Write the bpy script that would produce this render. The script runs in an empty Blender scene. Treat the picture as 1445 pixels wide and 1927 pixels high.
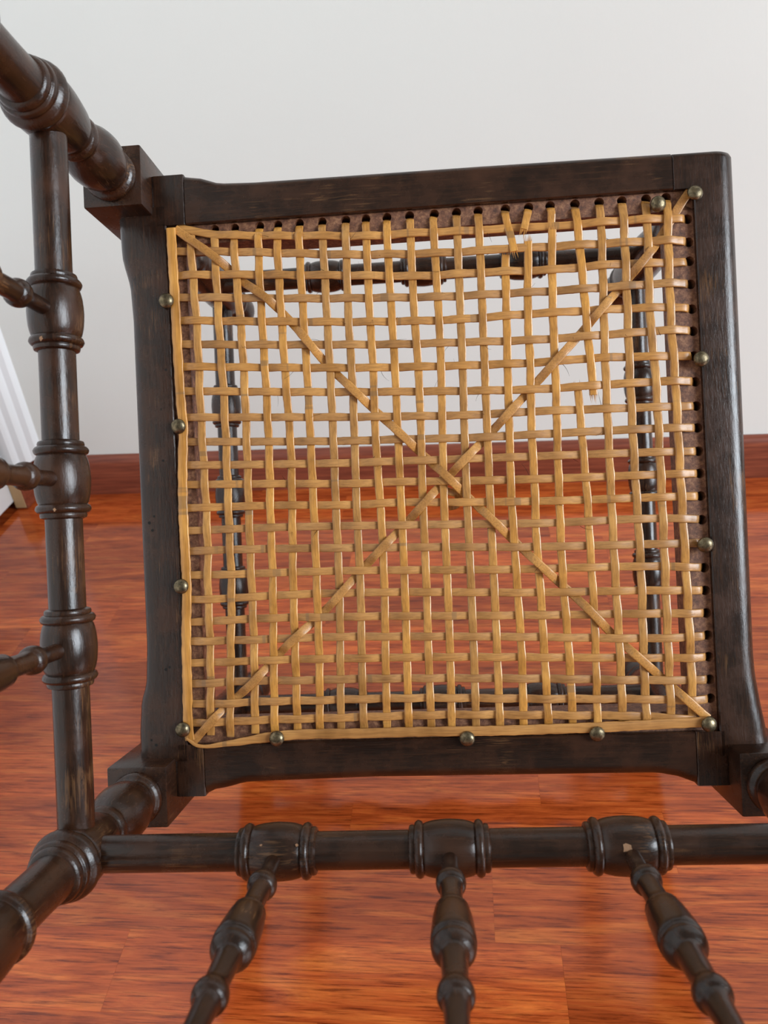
import bpy, bmesh, math, random
from mathutils import Matrix, Vector
random.seed(7)

# ------------------------------------------------------------------ camera, light, exposure
SC = bpy.context.scene
COL = SC.collection
CAM_H = 0.6265
PITCH, ROLL, YAW = math.radians(31.454), math.radians(4.996), math.radians(7.161)
cam_data = bpy.data.cameras.new('camera')
cam = bpy.data.objects.new('camera', cam_data)
COL.objects.link(cam)
CAM_ROT = (Matrix.Rotation(YAW, 3, 'Z') @ Matrix.Rotation(math.pi / 2 - PITCH, 3, 'X') @ Matrix.Rotation(-ROLL, 3, 'Z'))
cam.matrix_world = Matrix.Translation((0, 0, CAM_H)) @ CAM_ROT.to_4x4()
cam_data.sensor_fit = 'VERTICAL'
cam_data.sensor_height = 7.0
cam_data.sensor_width = 7.0
cam_data.lens = 7.0 * 1440.0 / 1927.0
cam_data.clip_start = 0.01
cam_data.dof.use_dof = True
cam_data.dof.focus_distance = 0.525
cam_data.dof.aperture_fstop = 2.4
SC.camera = cam

world = bpy.data.worlds.new('room_light')
SC.world = world
world.use_nodes = True
world.node_tree.nodes['Background'].inputs[0].default_value = (1.0, 0.95, 0.87, 1)
world.node_tree.nodes['Background'].inputs[1].default_value = 0.36

win = bpy.data.lights.new('window_daylight', 'AREA')
win.shape = 'RECTANGLE'
win.size, win.size_y = 1.9, 2.4
win.energy = 385
win.color = (0.83, 0.92, 1.0)
win_o = bpy.data.objects.new('window_daylight', win)
COL.objects.link(win_o)
win_o.location = (4.0, -1.3, 2.1)
win_o.rotation_euler = (Vector((-0.2, 0.9, 0.4)) - Vector(win_o.location)).to_track_quat('-Z', 'Y').to_euler()

vs = SC.view_settings
vs.view_transform = 'Standard'
vs.look = 'None'
vs.gamma = 1.0
vs.use_curve_mapping = False
vs.exposure = -0.34

# ------------------------------------------------------------------ measured seat layout, millimetres in the seat plane
V_STRANDS = {1:[[-162.3,205.6],[-162.1,190.6],[-160.2,130.0],[-160.3,93.5],[-159.4,-17.4],[-160.4,-40.4],[-160.7,-89.3],[-163.2,-145.8]],
2:[[-145.5,207.4],[-145.5,201.1],[-144.4,132.4],[-143.3,92.5],[-143.6,-18.1],[-143.6,-41.0],[-146.3,-89.7],[-149.2,-147.3]],
3:[[-131.5,206.4],[-131.5,193.4],[-128.8,131.5],[-128.3,91.7],[-129.3,-18.6],[-129.3,-41.6],[-129.6,-90.3],[-131.5,-145.5]],
4:[[-114.2,206.7],[-114.1,200.8],[-113.8,130.6],[-113.2,100.1],[-113.0,49.4],[-113.9,8.0],[-114.4,-42.1],[-116.0,-90.7],[-117.6,-145.2]],
5:[[-100.7,206.2],[-100.9,193.2],[-99.8,126.4],[-99.1,99.3],[-97.6,48.6],[-98.6,7.3],[-100.1,-42.7],[-100.9,-103.7],[-101.6,-144.1]],
6:[[-85.4,206.2],[-85.5,199.9],[-84.6,136.6],[-83.8,98.5],[-83.5,47.9],[-83.4,6.7],[-83.6,-43.3],[-84.4,-104.2],[-86.0,-144.5]],
7:[[-69.4,205.8],[-69.1,198.8],[-68.2,135.6],[-67.7,97.6],[-67.6,47.1],[-67.9,6.0],[-67.9,-43.9],[-69.8,-104.7],[-71.2,-144.5]],
8:[[-52.8,205.8],[-52.8,197.6],[-53.3,134.6],[-52.6,96.7],[-53.0,46.4],[-53.5,5.3],[-53.3,-44.5],[-54.8,-105.2],[-55.2,-144.6]],
9:[[-38.7,205.5],[-38.6,196.7],[-38.4,133.7],[-37.8,110.6],[-38.2,60.3],[-37.3,19.2],[-36.8,0.5],[-36.9,-53.9],[-38.0,-90.4],[-39.3,-144.6]],
10:[[-24.0,205.2],[-24.1,195.7],[-23.2,132.8],[-22.8,109.7],[-22.7,59.5],[-22.7,18.5],[-22.6,-0.1],[-22.8,-54.4],[-23.4,-95.2],[-24.3,-144.7]],
11:[[-7.9,205.2],[-8.0,194.5],[-7.6,131.8],[-6.8,108.7],[-6.8,58.7],[-7.6,17.8],[-7.7,-9.9],[-7.9,-55.0],[-8.5,-91.3],[-8.8,-145.1]],
12:[[8.2,205.5],[8.1,197.1],[9.0,134.5],[9.0,107.8],[7.9,57.9],[6.9,17.2],[6.7,-1.4],[6.6,-55.5],[6.2,-96.2],[5.1,-144.7]],
13:[[24.1,205.5],[24.1,196.0],[23.8,133.6],[23.7,107.0],[22.9,57.1],[22.5,16.4],[22.6,-2.1],[22.6,-56.1],[22.4,-96.7],[21.7,-144.8]],
14:[[39.0,205.5],[39.1,194.9],[38.8,132.6],[38.7,106.1],[38.4,56.3],[38.2,15.7],[38.2,-11.8],[38.3,-56.7],[38.2,-97.2],[37.9,-144.8]],
15:[[56.4,176.6],[55.9,168.7],[55.0,131.6],[54.3,105.2],[53.4,55.5],[52.7,15.0],[52.9,-3.4],[54.0,-57.3],[54.7,-93.4],[53.9,-145.3]],
16:[[71.7,184.3],[71.4,174.9],[69.4,130.8],[69.5,104.3],[68.4,54.8],[68.7,14.3],[68.2,-13.1],[69.4,-57.9],[70.0,-98.2],[70.7,-145.4]],
17:[[88.3,191.1],[87.6,177.4],[86.1,112.4],[86.1,91.8],[85.1,31.2],[84.7,-41.2],[86.6,-101.7],[87.0,-145.4]],
18:[[104.9,204.8],[105.3,197.9],[107.4,158.0],[108.9,121.8],[109.8,102.3],[110.9,87.5],[111.1,77.7]],
19:[[121.2,204.4],[121.3,198.6],[119.9,110.4],[119.8,101.7],[119.5,29.5],[119.7,-42.6],[120.4,-102.7],[120.2,-145.6]],
20:[[136.4,204.4],[136.5,197.5],[135.9,109.4],[135.8,100.8],[136.0,28.7],[136.9,-43.3],[135.9,-109.3],[136.0,-145.3]],
21:[[151.9,204.7],[152.0,198.2],[151.1,120.3],[152.3,99.8],[153.0,27.8],[152.8,-38.2],[152.3,-109.8],[152.3,-145.7]],
22:[[166.0,206.2],[165.7,199.0],[164.7,111.6],[165.2,99.1],[165.8,27.2],[166.5,-44.5],[166.9,-110.3],[166.3,-144.7]]}
BROKEN = {'lower18':[[100.8,83.4],[101.2,70.0],[102.3,42.6],[103.6,6.2],[103.9,-24.0],[104.5,-66.0],[104.2,-102.2],[103.3,-145.5]],
'stub15':[[57.4,204.9],[58.5,197.6],[60.5,187.3],[61.9,177.7]],
'stub16':[[73.6,206.7],[71.5,200.3],[69.0,192.1]],
'stub17':[[88.5,203.8],[88.4,193.7],[88.8,187.5]]}
H_STRANDS = {1:[[-171.9,211.5],[-159.1,208.0],[-146.0,204.8],[-105.8,200.9],[-76.8,198.9],[-33.6,195.9],[-2.1,195.8],[30.9,194.8],[60.1,194.9],[97.3,194.1],[128.9,194.5],[159.8,194.1],[179.1,193.8]],
2:[[-172.6,194.7],[-131.4,191.3],[-80.7,186.6],[-47.5,183.6],[-24.3,182.4],[-1.7,181.3],[33.5,180.5],[65.9,180.3],[104.5,180.0],[136.0,179.5],[179.0,178.4]],
3:[[-172.2,177.4],[-160.1,177.0],[-74.7,171.2],[-34.9,168.3],[-2.0,165.9],[23.1,165.7],[52.3,165.3],[88.1,164.3],[127.5,165.3],[179.1,164.4]],
4:[[-172.1,162.1],[-78.7,155.2],[-29.0,152.6],[12.6,150.7],[64.6,150.0],[95.3,149.8],[134.6,150.1],[179.1,149.6]],
5:[[-172.4,145.7],[-72.8,138.5],[-29.7,136.1],[21.7,134.4],[63.9,135.1],[94.6,135.0],[141.6,134.6],[178.6,133.0]],
6:[[-172.4,129.2],[-149.3,127.3],[-55.8,121.7],[-22.4,119.9],[18.4,118.7],[72.4,117.3],[125.4,117.9],[178.6,117.9]],
7:[[-172.7,113.2],[-97.9,108.1],[-42.5,104.9],[-18.3,103.9],[35.8,102.3],[76.0,101.7],[113.3,102.5],[178.5,100.6]],
8:[[-173.0,96.0],[-98.7,91.2],[-43.2,88.1],[-28.2,87.4],[30.6,84.9],[75.1,83.5],[126.6,84.1],[178.8,83.5]],
9:[[-172.7,77.4],[-99.5,73.6],[-48.8,71.1],[-29.0,70.4],[25.2,68.4],[74.4,68.5],[125.8,67.6],[179.0,66.7]],
10:[[-173.8,60.3],[-100.2,56.7],[-49.5,54.7],[-29.7,54.4],[29.2,52.8],[73.7,52.8],[178.3,52.1]],
11:[[-173.4,43.9],[-166.2,43.5],[-100.9,41.0],[-45.4,39.4],[-35.1,39.4],[14.8,38.6],[73.0,37.9],[178.6,36.2]],
12:[[-174.0,30.1],[-110.8,27.8],[-46.0,25.1],[-31.0,25.2],[14.1,23.7],[72.3,22.4],[178.3,21.2]],
13:[[-173.9,13.7],[-111.5,12.7],[-46.7,10.5],[-31.6,10.9],[22.5,8.8],[71.6,7.3],[178.6,5.9]],
14:[[-174.2,-2.3],[-112.1,-2.6],[-23.2,-4.8],[12.8,-5.9],[70.9,-7.7],[178.2,-9.6]],
15:[[-174.5,-16.8],[-164.6,-16.6],[-93.4,-17.9],[-45.8,-19.5],[-1.3,-20.9],[57.0,-23.3],[177.8,-25.7]],
16:[[-174.4,-33.5],[-143.9,-34.0],[-88.2,-34.3],[-46.5,-35.1],[2.5,-36.7],[42.9,-38.1],[178.1,-42.1]],
17:[[-174.8,-50.6],[-159.7,-50.8],[-101.1,-49.8],[-34.4,-50.6],[19.7,-52.7],[55.6,-54.3],[179.1,-57.6]],
18:[[-175.1,-66.5],[-120.5,-65.5],[-58.9,-66.6],[-26.0,-67.3],[10.0,-68.4],[63.8,-70.0],[179.0,-72.9]],
19:[[-175.3,-79.9],[-121.1,-80.1],[-71.7,-80.1],[-35.7,-81.1],[23.0,-83.1],[54.2,-84.4],[178.7,-88.3]],
20:[[-174.8,-95.1],[-96.8,-94.7],[-35.6,-95.7],[-27.2,-95.7],[35.7,-97.5],[97.3,-99.9],[178.0,-102.5]],
21:[[-174.7,-109.6],[-131.3,-108.7],[-95.2,-109.4],[-70.8,-109.4],[-6.9,-110.6],[30.9,-111.8],[72.5,-113.4],[119.6,-115.6],[178.3,-117.7]],
22:[[-174.9,-123.7],[-155.3,-123.9],[-124.9,-123.2],[-88.8,-123.5],[-57.0,-123.4],[-7.5,-124.1],[37.3,-125.7],[71.9,-127.1],[125.9,-128.6],[178.1,-130.8]],
23:[[-175.1,-137.0],[-154.3,-136.7],[-118.0,-135.9],[-89.3,-136.0],[-64.8,-135.9],[-1.0,-135.8],[50.6,-137.3],[91.9,-138.8],[125.3,-140.0],[152.2,-142.2],[169.1,-144.1]]}
DIAG_DOWN = [[-172.7,210.0],[-134.6,178.7],[-126.7,170.7],[-103.2,150.7],[-67.9,106.8],[-32.7,69.9],[5.0,31.5],[31.7,3.7],[69.3,-35.6],[94.8,-61.0],[118.3,-86.9],[146.8,-114.6],[175.8,-142.8]]
DIAG_UP = [[181.3,211.6],[176.8,205.8],[158.8,179.1],[140.2,157.7],[121.7,138.3],[103.1,118.6],[80.7,95.7],[43.1,57.9],[12.9,29.2],[-17.5,-1.4],[-48.2,-30.8],[-79.0,-61.9],[-106.0,-84.8],[-133.3,-111.6],[-152.8,-127.6],[-175.3,-149.6]]
BIND_SIDE = [[-175.4,210.2],[-175.0,184.0],[-174.5,158.5],[-174.1,116.6],[-173.4,86.7],[-172.6,70.6],[-174.2,42.0],[-175.1,12.3],[-174.8,-24.9],[-174.8,-40.9],[-176.7,-76.9],[-177.4,-110.2],[-177.9,-139.9],[-177.1,-148.1]]
BIND_LOW = [[-179.3,-146.5],[-172.0,-151.9],[-150.1,-151.0],[-123.7,-147.9],[-101.3,-146.3],[-49.6,-146.5],[15.5,-146.8],[58.9,-147.2],[102.2,-146.5],[147.1,-145.6],[174.3,-144.9]]
TACKS = [[-180.2,158.9],[-175.3,70.8],[-178.2,-40.8],[-181.3,-140.2],[-115.5,-148.1],[15.2,-151.5],[102.0,-150.5],[175.3,-146.0],[179.1,-26.8],[182.2,97.4],[182.9,208.2],[158.9,203.1]]
TOP_HOLES = [[-161.7,212.5],[-145.7,210.8],[-131.4,209.8],[-113.5,210.4],[-100.6,209.9],[-85.3,210.0],[-69.3,209.5],[-52.6,209.6],[-38.6,209.2],[-23.9,208.9],[-8.1,208.5],[9.0,208.9],[24.3,208.8],[39.2,209.2],[57.9,208.4],[73.7,208.5],[88.3,207.1],[105.1,208.1],[121.4,207.6],[136.6,207.6],[152.8,207.9],[166.1,209.1]]
RIGHT_HOLES = [[182.9,193.5],[181.8,177.8],[181.9,164.9],[181.5,149.2],[181.4,132.4],[181.4,117.4],[181.7,100.6],[181.7,83.1],[182.1,66.7],[181.4,51.9],[181.4,36.1],[181.7,21.1],[181.4,5.8],[181.0,-10.2],[180.6,-25.8],[181.2,-42.6],[181.5,-57.9],[181.5,-73.1],[181.1,-88.0],[180.4,-102.5],[180.1,-117.8],[180.1,-130.5]]
WORM = [[-183.4, 111.2, 0.9], [-188.1, 47.6, 0.9], [-196.2, 8.8, 0.8], [-199.8, 4.4, 1.1], [-197.8, -0.9, 1.0], [-192.4, -98.6, 1.1], [-189.7, -97.2, 0.9], [-204.8, -147.7, 0.9], [-201.5, -151.2, 1.0], [-188.0, 83.8, 0.5]]

# ------------------------------------------------------------------ materials
def new_mat(name):
    m = bpy.data.materials.new(name)
    m.use_nodes = True
    nt = m.node_tree
    return m, nt, nt.nodes['Principled BSDF']

def nd(nt, typ, **kw):
    n = nt.nodes.new(typ)
    for k, v in kw.items():
        if k in n.inputs.keys():
            n.inputs[k].default_value = v
        else:
            setattr(n, k, v)
    return n

def ramp(nt, fac, stops):
    r = nt.nodes.new('ShaderNodeValToRGB')
    els = r.color_ramp.elements
    while len(els) < len(stops):
        els.new(0.5)
    for e, (p, c) in zip(els, stops):
        e.position = p
        e.color = (*c, 1) if len(c) == 3 else c
    nt.links.new(fac, r.inputs[0])
    return r.outputs[0]

def coords(nt, scale, seed_amt=0.0):
    tc = nt.nodes.new('ShaderNodeTexCoord')
    mp = nt.nodes.new('ShaderNodeMapping')
    mp.inputs['Scale'].default_value = scale
    src = tc.outputs['Object']
    if seed_amt:
        at = nt.nodes.new('ShaderNodeAttribute')
        at.attribute_type = 'OBJECT'
        at.attribute_name = 'seed'
        ml = nd(nt, 'ShaderNodeVectorMath', operation='SCALE')
        cv = nd(nt, 'ShaderNodeCombineXYZ')
        for i in range(3):
            nt.links.new(at.outputs['Fac'], cv.inputs[i])
        nt.links.new(cv.outputs[0], ml.inputs[0])
        ml.inputs['Scale'].default_value = seed_amt
        ad = nd(nt, 'ShaderNodeVectorMath', operation='ADD')
        nt.links.new(src, ad.inputs[0])
        nt.links.new(ml.outputs[0], ad.inputs[1])
        src = ad.outputs[0]
    nt.links.new(src, mp.inputs['Vector'])
    return mp.outputs['Vector']

def noise(nt, vec, scale, detail=4, rough=0.55, dist=0.0):
    n = nd(nt, 'ShaderNodeTexNoise')
    n.inputs['Scale'].default_value = scale
    n.inputs['Detail'].default_value = detail
    n.inputs['Roughness'].default_value = rough
    n.inputs['Distortion'].default_value = dist
    nt.links.new(vec, n.inputs['Vector'])
    return n.outputs['Fac']

def mixc(nt, fac, a, b, blend='MIX'):
    m = nt.nodes.new('ShaderNodeMix')
    m.data_type = 'RGBA'
    m.blend_type = blend
    for sock, val in ((m.inputs[0], fac), (m.inputs[6], a), (m.inputs[7], b)):
        if isinstance(val, (int, float)):
            sock.default_value = val
        elif isinstance(val, tuple):
            sock.default_value = (*val, 1)
        else:
            nt.links.new(val, sock)
    return m.outputs[2]

def bump(nt, b, height, strength, dist):
    bp = nt.nodes.new('ShaderNodeBump')
    bp.inputs['Strength'].default_value = strength
    bp.inputs['Distance'].default_value = dist
    nt.links.new(height, bp.inputs['Height'])
    nt.links.new(bp.outputs[0], b.inputs['Normal'])

def dark_wood(axis):
    m, nt, b = new_mat('dark_stained_wood_' + axis)
    st = {'x': (0.12, 1, 1), 'y': (1, 0.12, 1), 'z': (1, 1, 0.14)}[axis]
    grain = noise(nt, coords(nt, tuple(0.06 if q < 1 else 1 for q in st), 3.1), 520, 7, 0.7)
    blotch = noise(nt, coords(nt, (1, 1, 1), 1.7), 42, 4, 0.6)
    c = ramp(nt, grain, [(0.3, (0.0075, 0.0032, 0.0019)), (0.55, (0.021, 0.0084, 0.0044)), (0.78, (0.062, 0.025, 0.0105))])
    c2 = ramp(nt, blotch, [(0.42, (0, 0, 0)), (0.72, (1, 1, 1))])
    c = mixc(nt, c2, c, (0.046, 0.0165, 0.0070))
    # rubbed places and small chips where the stain has gone
    wear = noise(nt, coords(nt, st, 5.3), 260, 8, 0.8, 0.6)
    w2 = noise(nt, coords(nt, (1, 1, 1), 2.9), 26, 2, 0.5)
    wm = nd(nt, 'ShaderNodeMath', operation='MULTIPLY')
    nt.links.new(wear, wm.inputs[0]); nt.links.new(w2, wm.inputs[1])
    wr = ramp(nt, wm.outputs[0], [(0.345, (0, 0, 0)), (0.43, (0.8, 0.8, 0.8))])
    c = mixc(nt, wr, c, (0.135, 0.062, 0.025))
    sc = noise(nt, coords(nt, tuple(0.045 if q < 1 else 1 for q in st), 8.3), 900, 3, 0.6, 0.15)
    sm_ = nd(nt, 'ShaderNodeMath', operation='MULTIPLY')
    nt.links.new(sc, sm_.inputs[0]); nt.links.new(w2, sm_.inputs[1])
    c = mixc(nt, ramp(nt, sm_.outputs[0], [(0.345, (0, 0, 0)), (0.43, (0.55, 0.55, 0.55))]), c, (0.13, 0.062, 0.026))
    nt.links.new(c, b.inputs['Base Color'])
    rr = ramp(nt, blotch, [(0.3, (0.19,) * 3), (0.75, (0.34,) * 3)])
    nt.links.new(rr, b.inputs['Roughness'])
    b.inputs['Specular IOR Level'].default_value = 0.45
    bump(nt, b, noise(nt, coords(nt, tuple(0.2 if q < 1 else 1 for q in st), 3.1), 620, 5, 0.62), 0.30, 0.0006)
    return m

WOOD = {a: dark_wood(a) for a in 'xyz'}

def ledge_mat():
    m, nt, b = new_mat('bare_brown_ledge_wood')
    g = noise(nt, coords(nt, (1, 1, 1)), 210, 9, 0.82, 0.15)
    c = ramp(nt, g, [(0.36, (0.050, 0.018, 0.009)), (0.50, (0.165, 0.062, 0.029)), (0.64, (0.34, 0.165, 0.080))])
    nt.links.new(c, b.inputs['Base Color'])
    b.inputs['Roughness'].default_value = 0.6
    bump(nt, b, g, 0.5, 0.0008)
    return m
LEDGE = ledge_mat()

def cane_mat(name, axis, gold):
    m, nt, b = new_mat(name)
    st = {'x': (0.05, 1, 1), 'y': (1, 0.05, 1), 'd': (1, 1, 1)}[axis]
    streak = noise(nt, coords(nt, st, 0.9), 900, 4, 0.6)
    patch = noise(nt, coords(nt, (1, 1, 1), 0.7), 38, 3, 0.55)
    fleck = noise(nt, coords(nt, (1, 1, 1), 1.9), 330, 5, 0.7)
    lo, mid, hi = ((0.34, 0.155, 0.041), (0.49, 0.234, 0.070), (0.60, 0.305, 0.095))
    if gold:
        lo, mid, hi = ((0.38, 0.170, 0.038), (0.54, 0.255, 0.064), (0.66, 0.335, 0.090))
    c = ramp(nt, patch, [(0.30, lo), (0.5, mid), (0.72, hi)])
    s = ramp(nt, streak, [(0.3, (0.70, 0.66, 0.62)), (0.6, (1.05, 1.04, 1.0))])
    c = mixc(nt, 1.0, c, s, 'MULTIPLY')
    f = ramp(nt, fleck, [(0.62, (0, 0, 0)), (0.74, (0.75, 0.75, 0.75))])
    c = mixc(nt, f, c, (0.30, 0.15, 0.05))
    at = nt.nodes.new('ShaderNodeAttribute')
    at.attribute_type = 'OBJECT'
    at.attribute_name = 'seed'
    tint = ramp(nt, at.outputs['Fac'], [(0.0, (0.86, 0.88, 1.0)), (0.35, (0.97, 0.97, 0.98)), (0.7, (1.02, 1.0, 0.92)), (1.0, (1.08, 1.04, 0.84))])
    c = mixc(nt, 1.0, c, tint, 'MULTIPLY')
    nodes_ = noise(nt, coords(nt, {'x': (1, 0.02, 0.02), 'y': (0.02, 1, 0.02), 'd': (1, 1, 0.02)}[axis], 6.3), 95, 2, 0.5)
    c = mixc(nt, ramp(nt, nodes_, [(0.675, (0, 0, 0)), (0.70, (0.55, 0.55, 0.55))]), c, (0.20, 0.115, 0.055))
    nt.links.new(c, b.inputs['Base Color'])
    b.inputs['Roughness'].default_value = 0.28 if gold else 0.40
    b.inputs['Coat Weight'].default_value = 0.35 if gold else 0.12
    b.inputs['Coat Roughness'].default_value = 0.2
    bump(nt, b, streak, 0.35, 0.0003)
    return m
CANE_V = cane_mat('cane_upright', 'y', True)
CANE_H = cane_mat('cane_crosswise', 'x', False)
CANE_D = cane_mat('cane_diagonal', 'd', False)

def tack_mat():
    m, nt, b = new_mat('aged_brass')
    g = noise(nt, coords(nt, (1, 1, 1), 4.0), 420, 5, 0.7)
    c = ramp(nt, g, [(0.35, (0.07, 0.055, 0.035)), (0.65, (0.26, 0.205, 0.12))])
    nt.links.new(c, b.inputs['Base Color'])
    b.inputs['Metallic'].default_value = 0.9
    nt.links.new(ramp(nt, g, [(0.3, (0.45,) * 3), (0.7, (0.28,) * 3)]), b.inputs['Roughness'])
    bump(nt, b, g, 0.3, 0.0004)
    return m
BRASS = tack_mat()

def plank_mat():
    m, nt, b = new_mat('red_brown_laminate')
    fine = noise(nt, coords(nt, (0.04, 1, 1), 7.7), 520, 7, 0.72, 0.3)
    mid = noise(nt, coords(nt, (0.13, 1, 1), 3.3), 62, 5, 0.62, 1.1)
    broad = noise(nt, coords(nt, (0.35, 1, 1), 5.9), 15, 3, 0.5)
    c = ramp(nt, mid, [(0.30, (0.30, 0.048, 0.010)), (0.50, (0.51, 0.097, 0.020)), (0.70, (0.69, 0.178, 0.036))])
    pores = ramp(nt, fine, [(0.36, (0.36, 0.28, 0.26)), (0.48, (0.86, 0.84, 0.82)), (0.60, (1.06, 1.06, 1.05))])
    c = mixc(nt, 1.0, c, pores, 'MULTIPLY')
    bb = ramp(nt, broad, [(0.35, (0.84, 0.78, 0.76)), (0.65, (1.05, 1.04, 1.02))])
    c = mixc(nt, 1.0, c, bb, 'MULTIPLY')
    at = nt.nodes.new('ShaderNodeAttribute')
    at.attribute_type = 'OBJECT'
    at.attribute_name = 'tone'
    hs = nd(nt, 'ShaderNodeHueSaturation')
    nt.links.new(at.outputs['Fac'], hs.inputs['Value'])
    nt.links.new(c, hs.inputs['Color'])
    nt.links.new(hs.outputs[0], b.inputs['Base Color'])
    b.inputs['Roughness'].default_value = 0.11
    b.inputs['Specular IOR Level'].default_value = 0.5
    bump(nt, b, fine, 0.06, 0.0004)
    return m
PLANK = plank_mat()

def base_mat():
    m, nt, b = new_mat('red_brown_skirting')
    g = noise(nt, coords(nt, (0.05, 1, 1)), 230, 6, 0.65, 0.3)
    c = ramp(nt, g, [(0.36, (0.15, 0.034, 0.018)), (0.55, (0.235, 0.057, 0.028)), (0.75, (0.33, 0.090, 0.042))])
    nt.links.new(c, b.inputs['Base Color'])
    b.inputs['Roughness'].default_value = 0.34
    return m
SKIRT = base_mat()

def paint(name, col, rough, bs):
    m, nt, b = new_mat(name)
    g = noise(nt, coords(nt, (1, 1, 1)), 240, 4, 0.6)
    h = noise(nt, coords(nt, (1, 1, 1)), 3.0, 3, 0.5)
    lo = tuple(v * 0.97 for v in col)
    nt.links.new(ramp(nt, h, [(0.35, lo), (0.65, col)]), b.inputs['Base Color'])
    b.inputs['Roughness'].default_value = rough
    bump(nt, b, g, bs, 0.001)
    return m
WALL = paint('ivory_wall_paint', (0.775, 0.785, 0.745), 0.75, 0.10)
WHITE = paint('white_gloss_paint', (0.84, 0.855, 0.86), 0.35, 0.08)
RAW = paint('raw_pine', (0.46, 0.30, 0.15), 0.7, 0.3)
CHIP = paint('bare_chipped_wood', (0.31, 0.165, 0.085), 0.7, 0.3)

# ------------------------------------------------------------------ mesh helpers
def mesh_obj(name, verts, faces, mat, parent=None, loc=(0, 0, 0), smooth=40, mesh=None, seed=None):
    if mesh is None:
        me = bpy.data.meshes.new(name)
        me.from_pydata([tuple(v) for v in verts], [], faces)
        bm = bmesh.new(); bm.from_mesh(me)
        bmesh.ops.remove_doubles(bm, verts=bm.verts, dist=1e-6)
        bmesh.ops.recalc_face_normals(bm, faces=bm.faces)
        ang = math.radians(smooth)
        for f in bm.faces:
            f.smooth = smooth > 0
        for e in bm.edges:
            if len(e.link_faces) == 2 and e.calc_face_angle(0) > ang:
                e.smooth = False
        bm.to_mesh(me); bm.free()
        me.materials.append(mat)
    else:
        me = mesh
    o = bpy.data.objects.new(name, me)
    COL.objects.link(o)
    o.location = loc
    if parent is not None:
        o.parent = parent
    o['seed'] = random.random() if seed is None else seed
    return o

def box(x0, x1, y0, y1, z0, z1, bev=0.0, seg=2):
    bm = bmesh.new()
    vs_ = [bm.verts.new((x, y, z)) for z in (z0, z1) for y in (y0, y1) for x in (x0, x1)]
    for f in ((0, 2, 3, 1), (4, 5, 7, 6), (0, 1, 5, 4), (2, 6, 7, 3), (0, 4, 6, 2), (1, 3, 7, 5)):
        bm.faces.new([vs_[i] for i in f])
    if bev:
        bmesh.ops.bevel(bm, geom=list(bm.edges), offset=bev, segments=seg, affect='EDGES', profile=0.5)
    bm.verts.index_update()
    v = [tuple(q.co) for q in bm.verts]
    f = [[q.index for q in fc.verts] for fc in bm.faces]
    bm.free()
    return v, f

def add(a, b):
    n = len(a[0])
    return a[0] + b[0], a[1] + [[i + n for i in f] for f in b[1]]

def smooth_profile(pts, sub=3):
    """Catmull-Rom through (t, r) points, so that a turned profile is rounded."""
    out = []
    n = len(pts)
    for i in range(n - 1):
        p0, p1, p2, p3 = pts[max(i - 1, 0)], pts[i], pts[i + 1], pts[min(i + 2, n - 1)]
        for k in range(sub):
            t = k / sub
            r = []
            for d in range(2):
                m1 = (p2[d] - p0[d]) * 0.35; m2 = (p3[d] - p1[d]) * 0.35
                h = (2*t**3 - 3*t**2 + 1) * p1[d] + (t**3 - 2*t**2 + t) * m1 + (-2*t**3 + 3*t**2) * p2[d] + (t**3 - t**2) * m2
                r.append(h)
            out.append(tuple(r))
    out.append(pts[-1])
    return out

def lathe(prof, axis='z', n=32, sub=3):
    prof = smooth_profile(prof, sub)
    v, f = [], []
    for t, r in prof:
        for k in range(n):
            a = 2 * math.pi * k / n
            c, s = max(r, 1e-5) * math.cos(a), max(r, 1e-5) * math.sin(a)
            v.append({'z': (c, s, t), 'x': (t, c, s), 'y': (c, t, s)}[axis])
    for i in range(len(prof) - 1):
        for k in range(n):
            a, b_ = i * n + k, i * n + (k + 1) % n
            f.append([a, b_, b_ + n, a + n])
    f.append(list(range(n)))
    f.append(list(range((len(prof) - 1) * n, len(prof) * n)))
    return v, f

def setp(o, **kw):
    for k, v in kw.items():
        o[k] = v
    return o

# ------------------------------------------------------------------ the room
FRONT = 1.0947          # floor line of the skirting's front face
BACK = FRONT + 0.012
LEFT = -0.757
v, f = box(-1.4, 2.6, -1.6, BACK + 0.1, -0.06, -0.0025)
floor = setp(mesh_obj('floor', v, f, PLANK, smooth=0), kind='structure', label='glossy red-brown laminate strip floor under the tipped chair', tone=0.9)
ROW = 0.0655
ends = {0: 0.016, -1: 0.068, 1: 0.175, 2: 0.065, -2: -0.12, 3: -0.17, 4: 0.22}
meshes = {}
for r in range(-9, 12):
    y0 = 0.348 + r * ROW
    y1 = min(y0 + ROW, BACK - 0.001)
    if y1 - y0 < 0.01:
        continue
    x = ends.get(r, random.uniform(-0.2, 0.2))
    cuts = [x]
    while cuts[0] > LEFT:
        cuts.insert(0, cuts[0] - random.choice((0.29, 0.36, 0.42)))
    while cuts[-1] < 1.5:
        cuts.append(cuts[-1] + random.choice((0.29, 0.36, 0.42)))
    for a, b_ in zip(cuts, cuts[1:]):
        a = max(a, LEFT + 0.002)
        if b_ - a < 0.02:
            continue
        vv, ff = box(0.00005, b_ - a - 0.00005, 0.00005, y1 - y0 - 0.00005, -0.0024, 0.0)
        o = mesh_obj('plank', vv, ff, PLANK, parent=floor, loc=(a, y0, 0), smooth=0)
        o['tone'] = random.uniform(0.86, 1.14)
        o['seed'] = random.uniform(0, 9)

v, f = box(LEFT - 0.2, 2.6, BACK, BACK + 0.1, -0.06, 2.6)
setp(mesh_obj('wall_back', v, f, WALL, smooth=0), kind='structure', label='plain ivory painted wall behind the chair')
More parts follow.
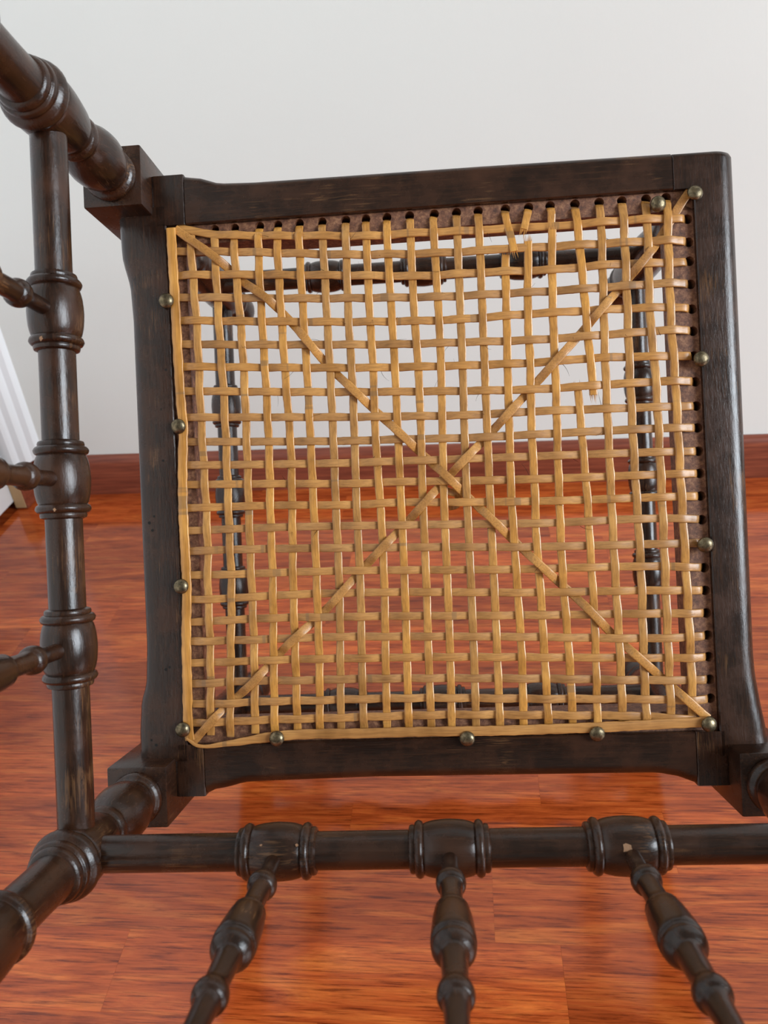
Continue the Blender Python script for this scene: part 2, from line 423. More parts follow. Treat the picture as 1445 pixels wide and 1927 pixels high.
# skirting with a rounded top
prof = [(0, 0.0), (0, 0.0585), (0.0015, 0.0635), (0.0045, 0.0678), (0.0085, 0.0702), (0.012, 0.0706), (0.012, 0)]
v = [(x, FRONT + p[0], p[1]) for x in (LEFT + 0.022, 2.6) for p in prof]
n_ = len(prof)
f = [[i, (i + 1) % n_, (i + 1) % n_ + n_, i + n_] for i in range(n_)] + [list(range(n_)), list(range(n_, 2 * n_))]
setp(mesh_obj('baseboard_back', v, f, SKIRT, smooth=30), kind='structure', label='dark red wooden skirting board along the ivory wall')
v, f = box(LEFT, LEFT + 0.022, 1.052, BACK, 0, 0.0706, 0.002)
bl = setp(mesh_obj('baseboard_left', v, f, SKIRT, smooth=0), kind='structure', label='short skirting return with a cut raw end beside the white door')
v, f = box(LEFT + 0.001, LEFT + 0.019, 1.0505, 1.0525, 0.003, 0.068)
mesh_obj('end_grain', v, f, RAW, parent=bl, smooth=0)
v, f = box(LEFT - 0.1, LEFT - 0.052, -1.6, BACK, 0, 2.6)
setp(mesh_obj('wall_left', v, f, WALL, smooth=0), kind='structure', label='pale wall behind the open white door')
# door casing against the wall: a stepped white moulding
prof = [(LEFT - 0.05, 1.068), (LEFT + 0.012, 1.068), (LEFT + 0.016, 1.072), (LEFT + 0.018, 1.078), (LEFT + 0.028, 1.080),
        (LEFT + 0.031, 1.084), (LEFT + 0.033, 1.092), (LEFT + 0.042, 1.095), (LEFT + 0.045, 1.100), (LEFT + 0.046, BACK), (LEFT - 0.05, BACK)]
n_ = len(prof)
v = [(p[0], p[1], z) for z in (0.0706, 2.1) for p in prof]
f = [[i, (i + 1) % n_, (i + 1) % n_ + n_, i + n_] for i in range(n_)] + [list(range(n_)), list(range(n_, 2 * n_))]
setp(mesh_obj('trim_1', v, f, WHITE, smooth=25), kind='structure', label='white stepped door casing in the corner by the ivory wall')
# open door leaf
v, f = box(LEFT - 0.042, LEFT - 0.012, 0.26, 1.062, 0.014, 2.05)
door = setp(mesh_obj('door_1', v, f, WHITE, smooth=0), kind='structure', label='open white panelled door at the left edge of the photo')
for nm, a in (('stile', (0.972, 1.062, 0.014, 2.05)), ('stile', (0.26, 0.36, 0.014, 2.05)), ('door_rail', (0.36, 0.972, 0.014, 0.145)), ('door_rail', (0.36, 0.972, 1.9, 2.05)), ('door_rail', (0.36, 0.972, 0.9, 1.02))):
    v, f = box(LEFT - 0.012, LEFT, a[0], a[1], a[2], a[3], 0.0025)
    mesh_obj(nm, v, f, WHITE, parent=door, smooth=30)
for z0, z1 in ((0.18, 0.865), (1.055, 1.865)):
    v, f = box(LEFT - 0.012, LEFT - 0.004, 0.395, 0.937, z0, z1, 0.006)
    mesh_obj('door_panel', v, f, WHITE, parent=door, smooth=30)

# ------------------------------------------------------------------ the chair: its own axes are
# x across the seat, y from seat front up to the back corner as it lies, z out of the seat towards the arms
D = 0.525
AX = (Vector((0.99681707, 0.0449491, 0.06584303)), Vector((-0.044462, 0.99897192, -0.0088454)), Vector((-0.06617293, 0.00588974, 0.99779079)))
ROT = CAM_ROT @ Matrix((AX[0], AX[1], AX[2])).transposed()
BASE = Vector((0.0, -0.181, -0.335))       # between the two feet that stand on the floor
seat_origin = Vector((0, 0, CAM_H)) + CAM_ROT @ (-D * AX[2])
chair = bpy.data.objects.new('corner_chair', None)
COL.objects.link(chair)
chair.matrix_world = Matrix.Translation(seat_origin + ROT @ BASE) @ ROT.to_4x4()
chair['label'] = 'dark turned-wood corner chair tipped back, with torn woven cane seat facing the camera'
chair['category'] = 'chair'

def part(name, vf, mat, at=(0, 0, 0), parent=chair, smooth=40, mesh=None, seed=None):
    loc = Vector(at) - (BASE if parent is chair else Vector(parent['at']))
    o = mesh_obj(name, vf[0] if vf else None, vf[1] if vf else None, mat, parent=parent, loc=loc, smooth=smooth, mesh=mesh, seed=seed)
    o['at'] = list(at)
    return o

XL, XR, YB, YT = -0.2088, 0.2085, -0.1810, 0.2410
def interp(tab, s):
    if s <= tab[0][0]: return tab[0][1]
    for (a, va), (b_, vb) in zip(tab, tab[1:]):
        if s <= b_:
            t = (s - a) / (b_ - a)
            t = t * t * (3 - 2 * t) if abs(vb - va) > 0.003 else t
            return va + (vb - va) * t
    return tab[-1][1]

THK = 0.029
def rail_sweep(along, s0, s1, inner, outer, rad, n=40, round_end=False, caps=(True, True)):
    """Seat rail: cross-section swept along one seat axis; inner edge straight, outer edge following its curve and rounded over."""
    v, f = [], []
    st = [s0 + (s1 - s0) * i / n for i in range(n + 1)]
    if round_end:
        st = [s0, s0 - 0.0007, s0 - 0.0018, s0 - 0.004] + [x for x in st[1:] if abs(x - s0) > 0.005]
    m = None
    for idx, s in enumerate(st):
        o, i_ = interp(outer, s), inner
        dz = 0.0
        if round_end and idx < 4:
            dz = (0.004, 0.002, 0.0007, 0.0)[idx]
        sg = 1 if o > i_ else -1
        w = abs(o - i_)
        r = min(rad, w * 0.6)
        sec = [(0, -THK), (0, -0.0008 - dz), (0.0008, -dz)]
        for k in range(0, 8):
            a = math.pi / 2 * k / 7
            sec.append((w - r + r * math.sin(a), -r * 0.85 * (1 - math.cos(a)) - dz))
        for k in range(1, 4):
            a = math.pi / 2 * k / 3
            sec.append((w - 0.005 * (1 - math.cos(a)), -THK + 0.005 * (1 - math.sin(a))))
        m = len(sec)
        for u, z in sec:
            c = i_ + sg * u
            v.append((c, s, z) if along == 'y' else (s, c, z))
    for a in range(len(st) - 1):
        for k in range(m):
            k2 = (k + 1) % m
            f.append([a * m + k, a * m + k2, (a + 1) * m + k2, (a + 1) * m + k])
    f += ([list(range(m))] if caps[0] else []) + ([list(range((len(st) - 1) * m, len(st) * m))] if caps[1] else [])
    return v, f

IN_L, IN_R, IN_T, IN_B = -0.1790, 0.1832, 0.2126, -0.1516
left_o = [(-0.165, -0.2158), (-0.1426, -0.2153), (-0.126, -0.2138), (-0.106, -0.2092), (-0.083, -0.2078), (0.1486, -0.2078), (0.168, -0.2088), (0.1979, -0.2142), (0.226, -0.2152)]
rails = add(add(rail_sweep('y', 0.226, -0.163, IN_L, left_o, 0.0095, 70),
                rail_sweep('y', 0.2478, IN_T, -0.1652, [(0, -0.1900)], 0.004, 3)),
            rail_sweep('y', IN_B, -0.1876, -0.1678, [(0, -0.1900)], 0.004, 3))
rail_left = part('seat_rail', rails, WOOD['y'])
right_o = [(-0.170, 0.2180), (-0.150, 0.2160), (-0.136, 0.2136), (-0.116, 0.2109), (-0.100, 0.2103), (0.2189, 0.2118), (0.2340, 0.2118), (0.2366, 0.2108), (0.2378, 0.2085)]
rails = add(add(rail_sweep('y', 0.2378, IN_T, 0.1699, right_o, 0.0115, 10, True, (True, False)),
                rail_sweep('y', IN_T, -0.168, IN_R, right_o, 0.0115, 70, False, (False, True))),
            rail_sweep('y', IN_B, -0.1876, 0.1673, [(0, 0.1900)], 0.004, 3))
rails = add(rails, ([(0.1699, IN_T, -0.0008), (IN_R, IN_T, -0.0008), (IN_R, IN_T, -THK), (0.1699, IN_T, -THK)], [[0, 1, 2, 3]]))
rail_right = part('seat_rail', rails, WOOD['y'])
top_o = [(-0.1649, 0.2474), (-0.158, 0.2462), (-0.138, 0.2410), (-0.116, 0.2400), (0.0405, 0.2394), (0.1695, 0.2383)]
rail_top = part('seat_rail', rail_sweep('x', -0.1649, 0.1696, IN_T, top_o, 0.0055, 60), WOOD['x'])
bot_o = [(-0.1675, -0.1872), (-0.160, -0.1842), (-0.136, -0.1800), (-0.051, -0.1785), (0.142, -0.1800), (0.156, -0.1828), (0.167, -0.1872)]
rail_bot = part('seat_rail', rail_sweep('x', -0.1675, 0.1670, IN_B, bot_o, 0.008, 60), WOOD['x'])

LZ = -0.0042
def ledge(along, outer_c, inner_c, s0, s1, holes=(), hc=None, hr=0.0033):
    """Rebated ledge inside a rail; holes drilled through it take the cane ends."""
    v, f = [], []
    def P(s, c, z):
        return (s, c, z) if along == 'x' else (c, s, z)
    hs = sorted(h for h in holes)
    b = [s0] + [(a + c) / 2 for a, c in zip(hs, hs[1:])] + [s1]
    lo, hi = min(outer_c, inner_c), max(outer_c, inner_c)
    if not hs:
        v += [P(s0, lo, LZ), P(s1, lo, LZ), P(s1, hi, LZ), P(s0, hi, LZ)]
        f.append([0, 1, 2, 3])
    for i, h in enumerate(hs):
        a0, a1 = b[i], b[i + 1]
        angs = [2 * math.pi * k / 14 for k in range(14)]
        angs += [math.atan2(c - hc, s - h) % (2 * math.pi) for s in (a0, a1) for c in (lo, hi)]
        angs = sorted(angs)
        k0 = len(v)
        for a in angs:
            ca, sa = math.cos(a), math.sin(a)
            t = 1e9
            if abs(ca) > 1e-9: t = min(t, ((a1 - h) if ca > 0 else (a0 - h)) / ca)
            if abs(sa) > 1e-9: t = min(t, ((hi - hc) if sa > 0 else (lo - hc)) / sa)
            v.append(P(h + ca * t, hc + sa * t, LZ))
            v.append(P(h + ca * hr, hc + sa * hr, LZ - 0.0002))
            v.append(P(h + ca * hr, hc + sa * hr, LZ - 0.016))
        m = len(angs)
        for k in range(m):
            q, w = k0 + 3 * k, k0 + 3 * ((k + 1) % m)
            f.append([q, w, w + 1, q + 1])
            f.append([q + 1, w + 1, w + 2, q + 2])
        f.append([k0 + 3 * k + 2 for k in range(m)])
    k0 = len(v)
    ob = outer_c
    v += [P(s0, inner_c, LZ), P(s1, inner_c, LZ), P(s1, inner_c, -THK), P(s0, inner_c, -THK), P(s1, ob, -THK), P(s0, ob, -THK)]
    f += [[k0, k0 + 1, k0 + 2, k0 + 3], [k0 + 3, k0 + 2, k0 + 4, k0 + 5]]
    return v, f

OP_L, OP_R, OP_T, OP_B = -0.1668, 0.1682, 0.1995, -0.1385
part('cane_ledge', ledge('x', IN_T, OP_T, IN_L, IN_R, [h[0] / 1000 for h in TOP_HOLES], IN_T - 0.0035), LEDGE, parent=rail_top, smooth=30)
part('cane_ledge', ledge('y', IN_R, OP_R, OP_B, OP_T, [h[1] / 1000 for h in RIGHT_HOLES], IN_R - 0.0036), LEDGE, parent=rail_right, smooth=30)
part('cane_ledge', ledge('y', IN_L, OP_L, OP_B, OP_T), LEDGE, parent=rail_left, smooth=30)
part('cane_ledge', ledge('x', IN_B, OP_B, IN_L, IN_R), LEDGE, parent=rail_bot, smooth=30)

# ---- woodworm holes on the side rail: black plugs, the shade inside given as colour
def black_mat():
    m, nt, bs = new_mat('hole_dark')
    bs.inputs['Base Color'].default_value = (0.004, 0.003, 0.002, 1)
    bs.inputs['Roughness'].default_value = 0.9
    return m
wm_ = None
for x, y, r in WORM:
    if wm_ is None:
        hv = [(math.cos(2 * math.pi * k / 10), math.sin(2 * math.pi * k / 10), z) for z in (-0.3, 0.05) for k in range(10)]
        hf = [list(range(10)), list(range(10, 20))] + [[k, (k + 1) % 10, (k + 1) % 10 + 10, k + 10] for k in range(10)]
        w_ = part('worm_hole', (hv, hf), black_mat(), at=(x / 1000, y / 1000, 0), parent=rail_left, smooth=0)
        wm_ = w_.data
    else:
        w_ = part('worm_hole', None, None, at=(x / 1000, y / 1000, 0), parent=rail_left, mesh=wm_)
    w_.scale = (r / 1000,) * 3

# ---- posts, legs
POST = [(.0185, .0150), (.0200, .0172), (.0222, .0180), (.0245, .0172), (.0262, .0154), (.0282, .0146), (.0315, .0160), (.038, .0181), (.046, .0188),
        (.054, .0179), (.061, .0156), (.0660, .0130), (.0675, .0124), (.0692, .0136), (.0722, .0148), (.0752, .0143), (.0770, .0130), (.079, .0134),
        (.084, .0156), (.092, .0170), (.102, .0181), (.110, .0185), (.1145, .0183), (.116, .0176), (.1172, .0186), (.120, .0198), (.123, .0190),
        (.1248, .0174), (.1258, .0166), (.1275, .0171), (.1295, .0166), (.1305, .0153), (.132, .0155), (.134, .0148), (.1352, .0135), (.1365, .0127),
        (.150, .0124), (.165, .0124), (.176, .0126), (.178, .0140), (.1795, .0158), (.183, .0176), (.186, .0172), (.1875, .0158), (.189, .0158),
        (.197, .0170), (.208, .0176), (.220, .0168), (.228, .0150), (.2295, .0165), (.232, .0174), (.235, .0164), (.238, .0135), (.248, .0125), (.264, .0138),
        (.272, .0165), (.285, .0180), (.300, .0165), (.306, .0100), (.308, .0010)]
LEG = [(-.052, .0150), (-.056, .0172), (-.060, .0180), (-.066, .0165), (-.070, .0130), (-.085, .0165), (-.105, .0185), (-.130, .0165), (-.150, .0125),
       (-.154, .0145), (-.157, .0155), (-.160, .0145), (-.162, .0125), (-.170, .0150), (-.185, .0172), (-.210, .0188), (-.240, .0188), (-.265, .0182),
       (-.280, .0165), (-.283, .0178), (-.286, .0182), (-.289, .0172), (-.293, .0130), (-.300, .0125), (-.308, .0155), (-.320, .0175), (-.330, .0155), (-.335, .0110)]
post_vf = lathe(POST)
leg_vf = lathe(LEG)
blk_vf = box(-.0205, .0205, -.0205, .0205, -.054, .0192, 0.0012)
pm = lm = km = None
for (x, y) in ((XL, YT), (XL, YB), (XR, YB)):
    p = part('arm_post', post_vf, WOOD['z'], at=(x, y, 0), mesh=pm); pm = p.data
    k = part('post_block', blk_vf, WOOD['z'], at=(x, y, 0), parent=p, smooth=30, mesh=km); km = k.data
    l = part('leg', leg_vf, WOOD['z'], at=(x, y, 0), mesh=lm); lm = l.data
# the leg under the corner without an arm stands a little in and splays out
sv, sf = lathe([(-.020, .0105), (-.040, .0108), (-.060, .0125)] + LEG[4:])
def splay(q):
    t = min(1.0, (-q[2] - 0.02) / 0.15)
    return (q[0] - 0.012 * (1 - t), q[1] - 0.012 * (1 - t), q[2])
part('leg', ([splay(q) for q in sv], sf), WOOD['z'], at=(XR + 0.002, YT - 0.004, 0))

# ---- turned rails and stretchers
def turned_bar(half, r=0.0100):
    pts = [(-half, r)]
    for c in (-0.0945, 0.0, 0.0945):
        pts += [(c - .0240, r), (c - .0222, r * 1.02), (c - .0214, .0122), (c - .0198, .0126), (c - .0190, .0124), (c - .0184, .0138), (c - .0166, .0149), (c - .0146, .0142),
                (c - .0138, .0130), (c - .0126, .0136), (c - .0080, .0147), (c, .0153), (c + .0080, .0147), (c + .0126, .0136), (c + .0138, .0130),
                (c + .0146, .0142), (c + .0166, .0149), (c + .0184, .0138), (c + .0190, .0124), (c + .0198, .0126), (c + .0214, .0122), (c + .0222, r * 1.02), (c + .0240, r)]
    pts.append((half, r))
    return pts
bar_x = lathe(turned_bar(0.2085), 'x', 28, 2)
bar_y = lathe(turned_bar(0.2115), 'y', 28, 2)
XM, YM = (XL + XR) / 2, (YB + YT) / 2
ZA = 0.1057
a = part('arm_rail', bar_x, WOOD['x'], at=(XM, YB, ZA))
b = part('arm_rail', bar_y, WOOD['y'], at=(XL, YM, ZA))
part('crest_rail', None, None, at=(XM, YB, 0.285), mesh=a.data)
part('crest_rail', None, None, at=(XL, YM, 0.285), mesh=b.data)
part('stretcher', None, None, at=(XM, YT - 0.004, -0.210), mesh=a.data)
part('stretcher', None, None, at=(XM, YB + 0.004, -0.214), mesh=a.data)
part('stretcher', None, None, at=(XL - 0.003, YM, -0.261), mesh=b.data)
part('stretcher', None, None, at=(XR + 0.003, YM, -0.261), mesh=b.data)
SPIN = [(.105, .0046), (.125, .0044), (.1385, .0046), (.1400, .0058), (.1420, .0070), (.1450, .0076), (.1475, .0072), (.1490, .0060), (.1500, .0055), (.158, .0053),
        (.170, .0056), (.1712, .0070), (.1728, .0082), (.1738, .0081), (.178, .0089), (.186, .0095), (.193, .0099), (.1980, .0100), (.1990, .0094), (.2004, .0099), (.2016, .0093), (.2030, .0096),
        (.2046, .0090), (.2066, .0074), (.2080, .0060), (.212, .0057), (.222, .0053), (.2285, .0053), (.2295, .0062), (.2315, .0072), (.2345, .0075), (.2370, .0068), (.2385, .0054),
        (.248, .0047), (.264, .0045), (.284, .0045)]
spin_vf = lathe(SPIN, 'z', 24, 2)
sm = None
for c in (-0.0945, 0, 0.0945):
    for at in ((XM + c, YB, 0), (XL, YM + c, 0)):
        s = part('spindle', spin_vf, WOOD['z'], at=at, mesh=sm); sm = s.data

# ------------------------------------------------------------------ cane seat
def to_m(pts):
    return [(p[0] / 1000, p[1] / 1000) for p in pts]

def cr(pts, step=0.0022):
    """Resample a measured polyline to even short steps along a soft curve."""
    out = []
    n = len(pts)
    for i in range(n - 1):
        p0, p1, p2, p3 = pts[max(i - 1, 0)], pts[i], pts[i + 1], pts[min(i + 2, n - 1)]
        seg = math.dist(p1, p2)
        k = max(1, int(seg / step))
        d0 = max(math.dist(p0, p1), 1e-6); d2 = max(math.dist(p2, p3), 1e-6)
        for j in range(k):
            t = j / k
            q = []
            for d in range(2):
                m1 = ((p2[d] - p1[d]) / seg + (p1[d] - p0[d]) / d0) * 0.5 * seg if i else (p2[d] - p1[d])
                m2 = ((p3[d] - p2[d]) / d2 + (p2[d] - p1[d]) / seg) * 0.5 * seg if i < n - 2 else (p2[d] - p1[d])
                q.append((2*t**3 - 3*t**2 + 1) * p1[d] + (t**3 - 2*t**2 + t) * m1 + (-2*t**3 + 3*t**2) * p2[d] + (t**3 - t**2) * m2)
            out.append(tuple(q))
    out.append(pts[-1])
    return out

def crossing(vp, hp):
    """Point where an upright and a crosswise strand meet."""
    best = None
    y = None
    x = sum(p[0] for p in vp) / len(vp)
    for _ in range(12):
        y = lin(hp, x, 0)
        x = lin(vp, y, 1)
    return x, y

def lin(pts, s, d):
    ps = sorted(pts, key=lambda p: p[d])
    if s <= ps[0][d]: a, b_ = ps[0], ps[1]
    elif s >= ps[-1][d]: a, b_ = ps[-2], ps[-1]
    else:
        for a, b_ in zip(ps, ps[1:]):
            if s <= b_[d]: break
    t = (s - a[d]) / max(b_[d] - a[d], 1e-9)
    return a[1 - d] + (b_[1 - d] - a[1 - d]) * t

SECT = [(-0.5, -0.42), (-0.5, 0.20), (-0.46, 0.38), (-0.35, 0.48), (0.0, 0.54), (0.35, 0.48), (0.46, 0.38), (0.5, 0.20), (0.5, -0.42)]
def strand(path, zs, width, thick, fray=(False, False), wob=0.03, seed=0, wf=None):
    rnd = random.Random(seed)
    n = len(path)
    v, f = [], []
    ph = rnd.uniform(0, 6)
    m = len(SECT)
    for i in range(n):
        a, b_ = path[max(i - 1, 0)], path[min(i + 1, n - 1)]
        dz = zs[min(i + 1, n - 1)] - zs[max(i - 1, 0)]
        t = Vector((b_[0] - a[0], b_[1] - a[1], dz)).normalized()
        side = Vector((t.y, -t.x, 0)).normalized()
        up = side.cross(t)
        w = width * (1 + wob * math.sin(ph + i * 0.9) + wob * rnd.uniform(-1, 1)) * (wf(i) if wf else 1.0)
        c = Vector((path[i][0], path[i][1], zs[i]))
        for u, h in SECT:
            v.append(tuple(c + side * (u * w) + up * (h * thick)))
    for i in range(n - 1):
        for k in range(m):
            k2 = (k + 1) % m
            f.append([i * m + k, i * m + k2, (i + 1) * m + k2, (i + 1) * m + k])
    f += [list(range(m)), list(range((n - 1) * m, n * m))]
    for e, on in enumerate(fray):
        if not on: continue
        i, j = (0, 1) if e == 0 else (n - 1, n - 2)
        d = Vector((path[i][0] - path[j][0], path[i][1] - path[j][1], 0)).normalized()
        side = Vector((d.y, -d.x, 0))
        c = Vector((path[i][0], path[i][1], zs[i]))
        for s in range(6):
            u = -0.42 + 0.168 * s
            bw = width * rnd.uniform(0.05, 0.10)
            ln = rnd.uniform(0.002, 0.0075)
            p = c + side * (u * width) - d * 0.0012
            tip = p + d * (ln + 0.0012) + side * rnd.uniform(-0.0008, 0.0008) + Vector((0, 0, rnd.uniform(-0.0005, 0.001)))
            k = len(v)
            v += [tuple(p - side * bw), tuple(p + side * bw), tuple(p + Vector((0, 0, thick * 0.45))), tuple(tip)]
            f += [[k, k + 1, k + 3], [k + 1, k + 2, k + 3], [k + 2, k, k + 3], [k, k + 2, k + 1]]
    return v, f

def wave(path, knots, z0, hold=0.0):
    """Height along a strand: knots are (distance along path, height); smooth in between."""
    s = [0.0]
    for a, b_ in zip(path, path[1:]):
        s.append(s[-1] + math.dist(a, b_))
    ks = sorted(knots)
    out = []
    for q in s:
        if q <= ks[0][0]: z = ks[0][1]
        elif q >= ks[-1][0]: z = ks[-1][1]
        else:
            for (a, za), (b_, zb) in zip(ks, ks[1:]):
                if q <= b_:
                    L = b_ - a
                    t = (q - a - hold) / max(L - 2 * hold, 1e-6) if L > 2 * hold else (q - a) / L
                    t = min(1, max(0, t))
                    z = za + (zb - za) * t * t * (3 - 2 * t)
                    break
        out.append(z0 + z)
    return out

def dist_at(path, pt):
    s, best, bs = 0.0, 1e9, 0.0
    for i, p in enumerate(path):
        if i: s += math.dist(path[i - 1], p)
        d = math.dist(p, pt)
        if d < best: best, bs = d, s
    return bs, best

Vp = {k: to_m(p) for k, p in V_STRANDS.items()}
Hp = {k: to_m(p) for k, p in H_STRANDS.items()}
low18 = to_m(BROKEN['lower18'])
Z0, AMP, WID, TH = -0.0012, 0.00095, 0.0055, 0.0014
for i, p in Vp.items():
    hole = to_m(TOP_HOLES)[i - 1]
    broken_top = i in (15, 16, 17)
    pts = list(p)
    if not broken_top and i > 1:
        pts = [(hole[0], IN_T - 0.0035)] + [q for q in p if q[1] < IN_T - 0.0065]
    path = cr(pts)
    kn = []
    for j, hp in Hp.items():
        c = crossing(p, hp)
        s, d = dist_at(path, c)
        if d < 0.004 and 0.0075 < s:
            kn.append((s, AMP if (i + j) % 2 else -AMP))
    if not broken_top:
        kn += [(0.0, -0.009), (0.0030, -0.0023), (0.0060, -0.0012)] if i > 1 else [(0.0, -0.0015)]
    total = sum(math.dist(a, b_) for a, b_ in zip(path, path[1:]))
    if i != 18:
        kn.append((total, -0.0012))
    part('cane_strand', strand(path, wave(path, kn, Z0), WID, TH, (broken_top, i == 18), seed=i), CANE_V, smooth=50)
# lower half of the snapped strand, sprung aside
path = cr(low18)
kn = []
for j, hp in Hp.items():
    s, d = dist_at(path, crossing(low18, hp))
    if d < 0.004: kn.append((s, AMP if (18 + j) % 2 else -AMP))
part('cane_strand', strand(path, wave(path, kn, Z0), WID * 0.95, TH, (True, False), seed=77), CANE_V, smooth=50)
for nm, zt in (('stub15', 0.0022), ('stub16', 0.0030), ('stub17', 0.0)):
    q0 = to_m(TOP_HOLES)[int(nm[-2:]) - 1]
    path = cr([(q0[0], IN_T - 0.0035)] + [q for q in to_m(BROKEN[nm]) if q[1] < IN_T - 0.0075], 0.002)
    L = sum(math.dist(a, b_) for a, b_ in zip(path, path[1:]))
    kn = [(0, -0.008), (0.003, -0.0018), (0.006, 0.0)] + ([(0.012, -0.0012), (L, -0.0015)] if nm == 'stub17' else [(L, zt)])
    if nm == 'stub15':
        kn = [(0, -0.008), (0.003, -0.0022), (0.006, -0.0003), (0.012, -AMP), (0.02, 0.001), (L, zt)]
    o = part('cane_strand', strand(path, wave(path, kn, Z0), WID * 0.95, TH, (False, True), seed=len(nm) + int(nm[-2:])), CANE_V, smooth=50)
    o['label'] = 'short frayed stub of snapped cane'
for j, p in Hp.items():
    pts = list(p)
    if j <= 22:
        hx, hy = to_m(RIGHT_HOLES)[j - 1]
        pts = [q for q in p[:-1]] + [(IN_R - 0.0068, p[-1][1]), (IN_R - 0.0036, hy)]
    path = cr(pts)
    kn = []
    total = sum(math.dist(a, b_) for a, b_ in zip(path, path[1:]))
    for i, vp in list(Vp.items()) + [(18, low18)]:
        s, d = dist_at(path, crossing(vp, p))
        if d < 0.004 and s < total - 0.0075:
            c = crossing(vp, p)
            ys = [q[1] for q in vp]
            if min(ys) - 0.002 <= c[1] <= max(ys) + 0.002:
                kn.append((s, -AMP if (i + j) % 2 else AMP))
    kn += [(0.0, -0.0012)] + ([(total - 0.0060, -0.0014), (total - 0.0031, -0.0023), (total, -0.009)] if j <= 22 else [(total, -0.0012)])
    part('cane_strand', strand(path, wave(path, kn, Z0), WID * 0.98, TH, seed=100 + j), CANE_H, smooth=50)
for pts, up in ((DIAG_DOWN, False), (DIAG_UP, True)):
    path = cr(to_m(pts))
    kn = []
    for k in range(1, 23):
        h = 24 - k if up else k
        s, d = dist_at(path, crossing(Vp[k] if k != 18 or h < 9 else low18, Hp[h]))
        under = (k % 2 == 0) if up else (k % 2 == 1)
        if up and k == 22: s = max(s, 0.016)
        if d < 0.02 and not (not up and k == 1):
            kn.append((s, -0.0030 if under else 0.0028))
    total = sum(math.dist(a, b_) for a, b_ in zip(path, path[1:]))
    kn += [(0.0, 0.0008 if not up else -0.001), (total, 0.0008)]
    part('diagonal_cane', strand(path, wave(path, kn, Z0, 0.0055), 0.0058, 0.0015, seed=300 + up), CANE_D, smooth=50)
path = cr(to_m(BIND_SIDE))
part('binding_cane', strand(path, [0.0008] * len(path), 0.0066, 0.0017, wob=0.04, seed=401), CANE_V, smooth=50)
path = cr(to_m(BIND_LOW))
o = part('binding_cane', strand(path, [0.0009 + 0.0005 * math.sin(i * 0.16) for i in range(len(path))], 0.0066, 0.0016, wob=0.04, seed=402, wf=lambda i: min(1.0, 0.34 + max(0, i - 6) * 0.035)), CANE_H, smooth=50)

path = cr([(0.0085, 0.0175), (0.0165, 0.0140), (0.0155, 0.0075), (0.0100, 0.0060)], 0.0015)
o = part('cane_strand', strand(path, [-0.0052 - 0.0004 * k for k in range(len(path))], 0.0050, 0.0013, seed=410), CANE_V, smooth=50)
o['label'] = 'loose curled cane end behind the crossing of the diagonals'

# ---- places where the stain has chipped off to bare wood
def chip(bar, along, c0, phi0, rad, sz, seed):
    rnd = random.Random(seed)
    pts = []
    for k in range(11):
        an = 2 * math.pi * k / 11
        q = sz * rnd.uniform(0.6, 1.15)
        u, w = q * 1.25 * math.cos(an), q * math.sin(an)
        ph = phi0 + w / rad
        s_, c_ = rad * math.sin(ph), rad * math.cos(ph)
        pts.append((c0 + u, s_, c_) if along == 'x' else (s_, c0 + u, c_))
    up = [(p[0], p[1] * 1.006, p[2] * 1.006) if along == 'x' else (p[0] * 1.006, p[1], p[2] * 1.006) for p in pts]
    dn = [(p[0], p[1] * 0.97, p[2] * 0.97) if along == 'x' else (p[0] * 0.97, p[1], p[2] * 0.97) for p in pts]
    m = len(pts)
    f = [list(range(m)), list(range(m, 2 * m))] + [[k, (k + 1) % m, (k + 1) % m + m, k + m] for k in range(m)]
    return part('bare_chip', (up + dn, f), CHIP, at=bar['at'], parent=bar, smooth=0)
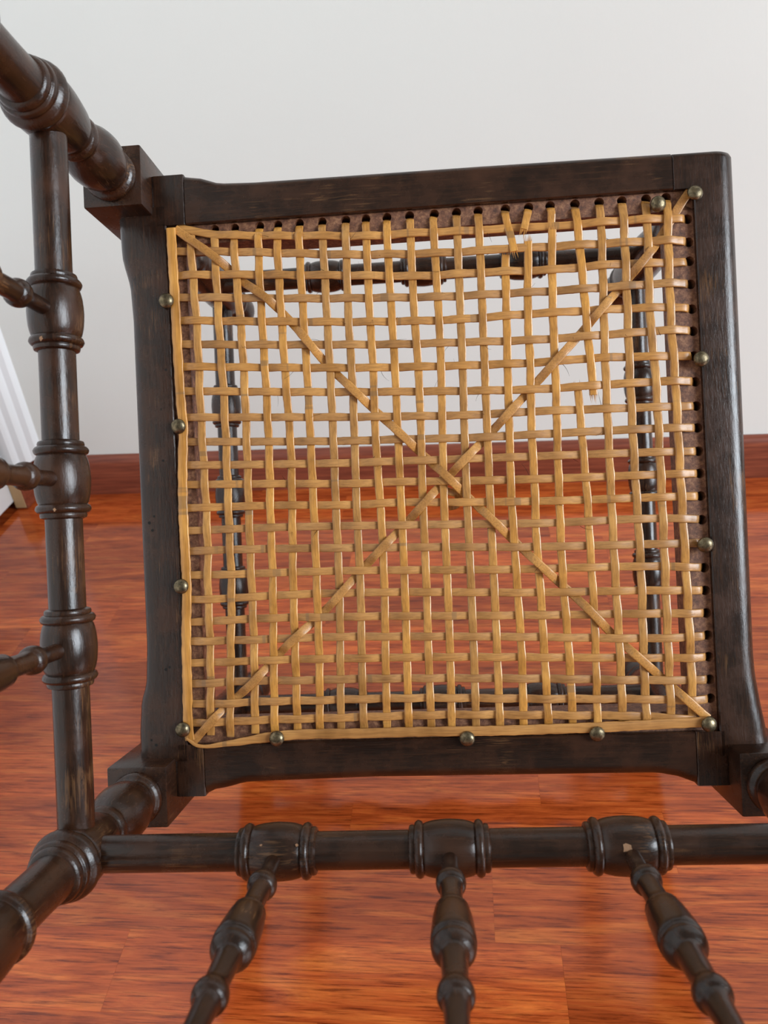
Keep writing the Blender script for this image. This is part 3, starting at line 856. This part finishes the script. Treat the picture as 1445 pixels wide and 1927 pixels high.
chip(a, 'x', 0.0918, 0.34, 0.0153, 0.0024, 3)
chip(a, 'x', -0.0815, 0.60, 0.0149, 0.0007, 5)
chip(a, 'x', -0.1010, 0.62, 0.0150, 0.0006, 6)
chip(b, 'y', 0.0770, -0.1, 0.0148, 0.0011, 8)
chip(b, 'y', -0.0170, 0.15, 0.0148, 0.0009, 9)

# ---- domed tacks
tack = lathe([(-.004, .0018), (-.0002, .0020), (.0000, .0050), (.0006, .0053), (.0018, .0048), (.0029, .0034), (.0035, .0016), (.0036, .0002)], 'z', 20, 2)
tm = None
for q, (x, y) in enumerate(to_m(TACKS)):
    t = part('tack', tack, BRASS, at=(x, y, 0.0022 if q not in (8, 9, 11) else 0.0008), mesh=tm); tm = t.data
    t.rotation_euler = (random.uniform(-0.16, 0.16), random.uniform(-0.16, 0.16), random.uniform(0, 6))

# ---- hair-fine torn fibres hanging off the weave, too many and too fine to pick apart
rnd = random.Random(11)
fv, ff = [], []
hn = list(Hp.values())
for q in range(110):
    hp = rnd.choice(hn[:14] if rnd.random() < 0.75 else hn)
    x = rnd.uniform(-0.15, 0.16)
    y = lin(hp, x, 0) + rnd.choice((-1, 1)) * 0.0026
    d = Vector((rnd.uniform(-1, 1), rnd.uniform(-1, 1), rnd.uniform(-0.3, 0.5))).normalized()
    ln = rnd.uniform(0.003, 0.010)
    bend = Vector((rnd.uniform(-1, 1), rnd.uniform(-1, 1), 0)) * ln * 0.4
    k0 = len(fv)
    for s in range(5):
        t = s / 4
        p = Vector((x, y, Z0)) + d * ln * t + bend * t * t
        r = 0.00016 * (1 - 0.7 * t)
        for a in range(3):
            fv.append((p.x + r * math.cos(a * 2.1), p.y + r * math.sin(a * 2.1), p.z + r * math.sin(a * 2.1 + 1)))
    for s in range(4):
        for a in range(3):
            ff.append([k0 + s * 3 + a, k0 + s * 3 + (a + 1) % 3, k0 + s * 3 + 3 + (a + 1) % 3, k0 + s * 3 + 3 + a])
o = part('loose_fibres', (fv, ff), WOOD['z'], smooth=0)
o['kind'] = 'stuff'
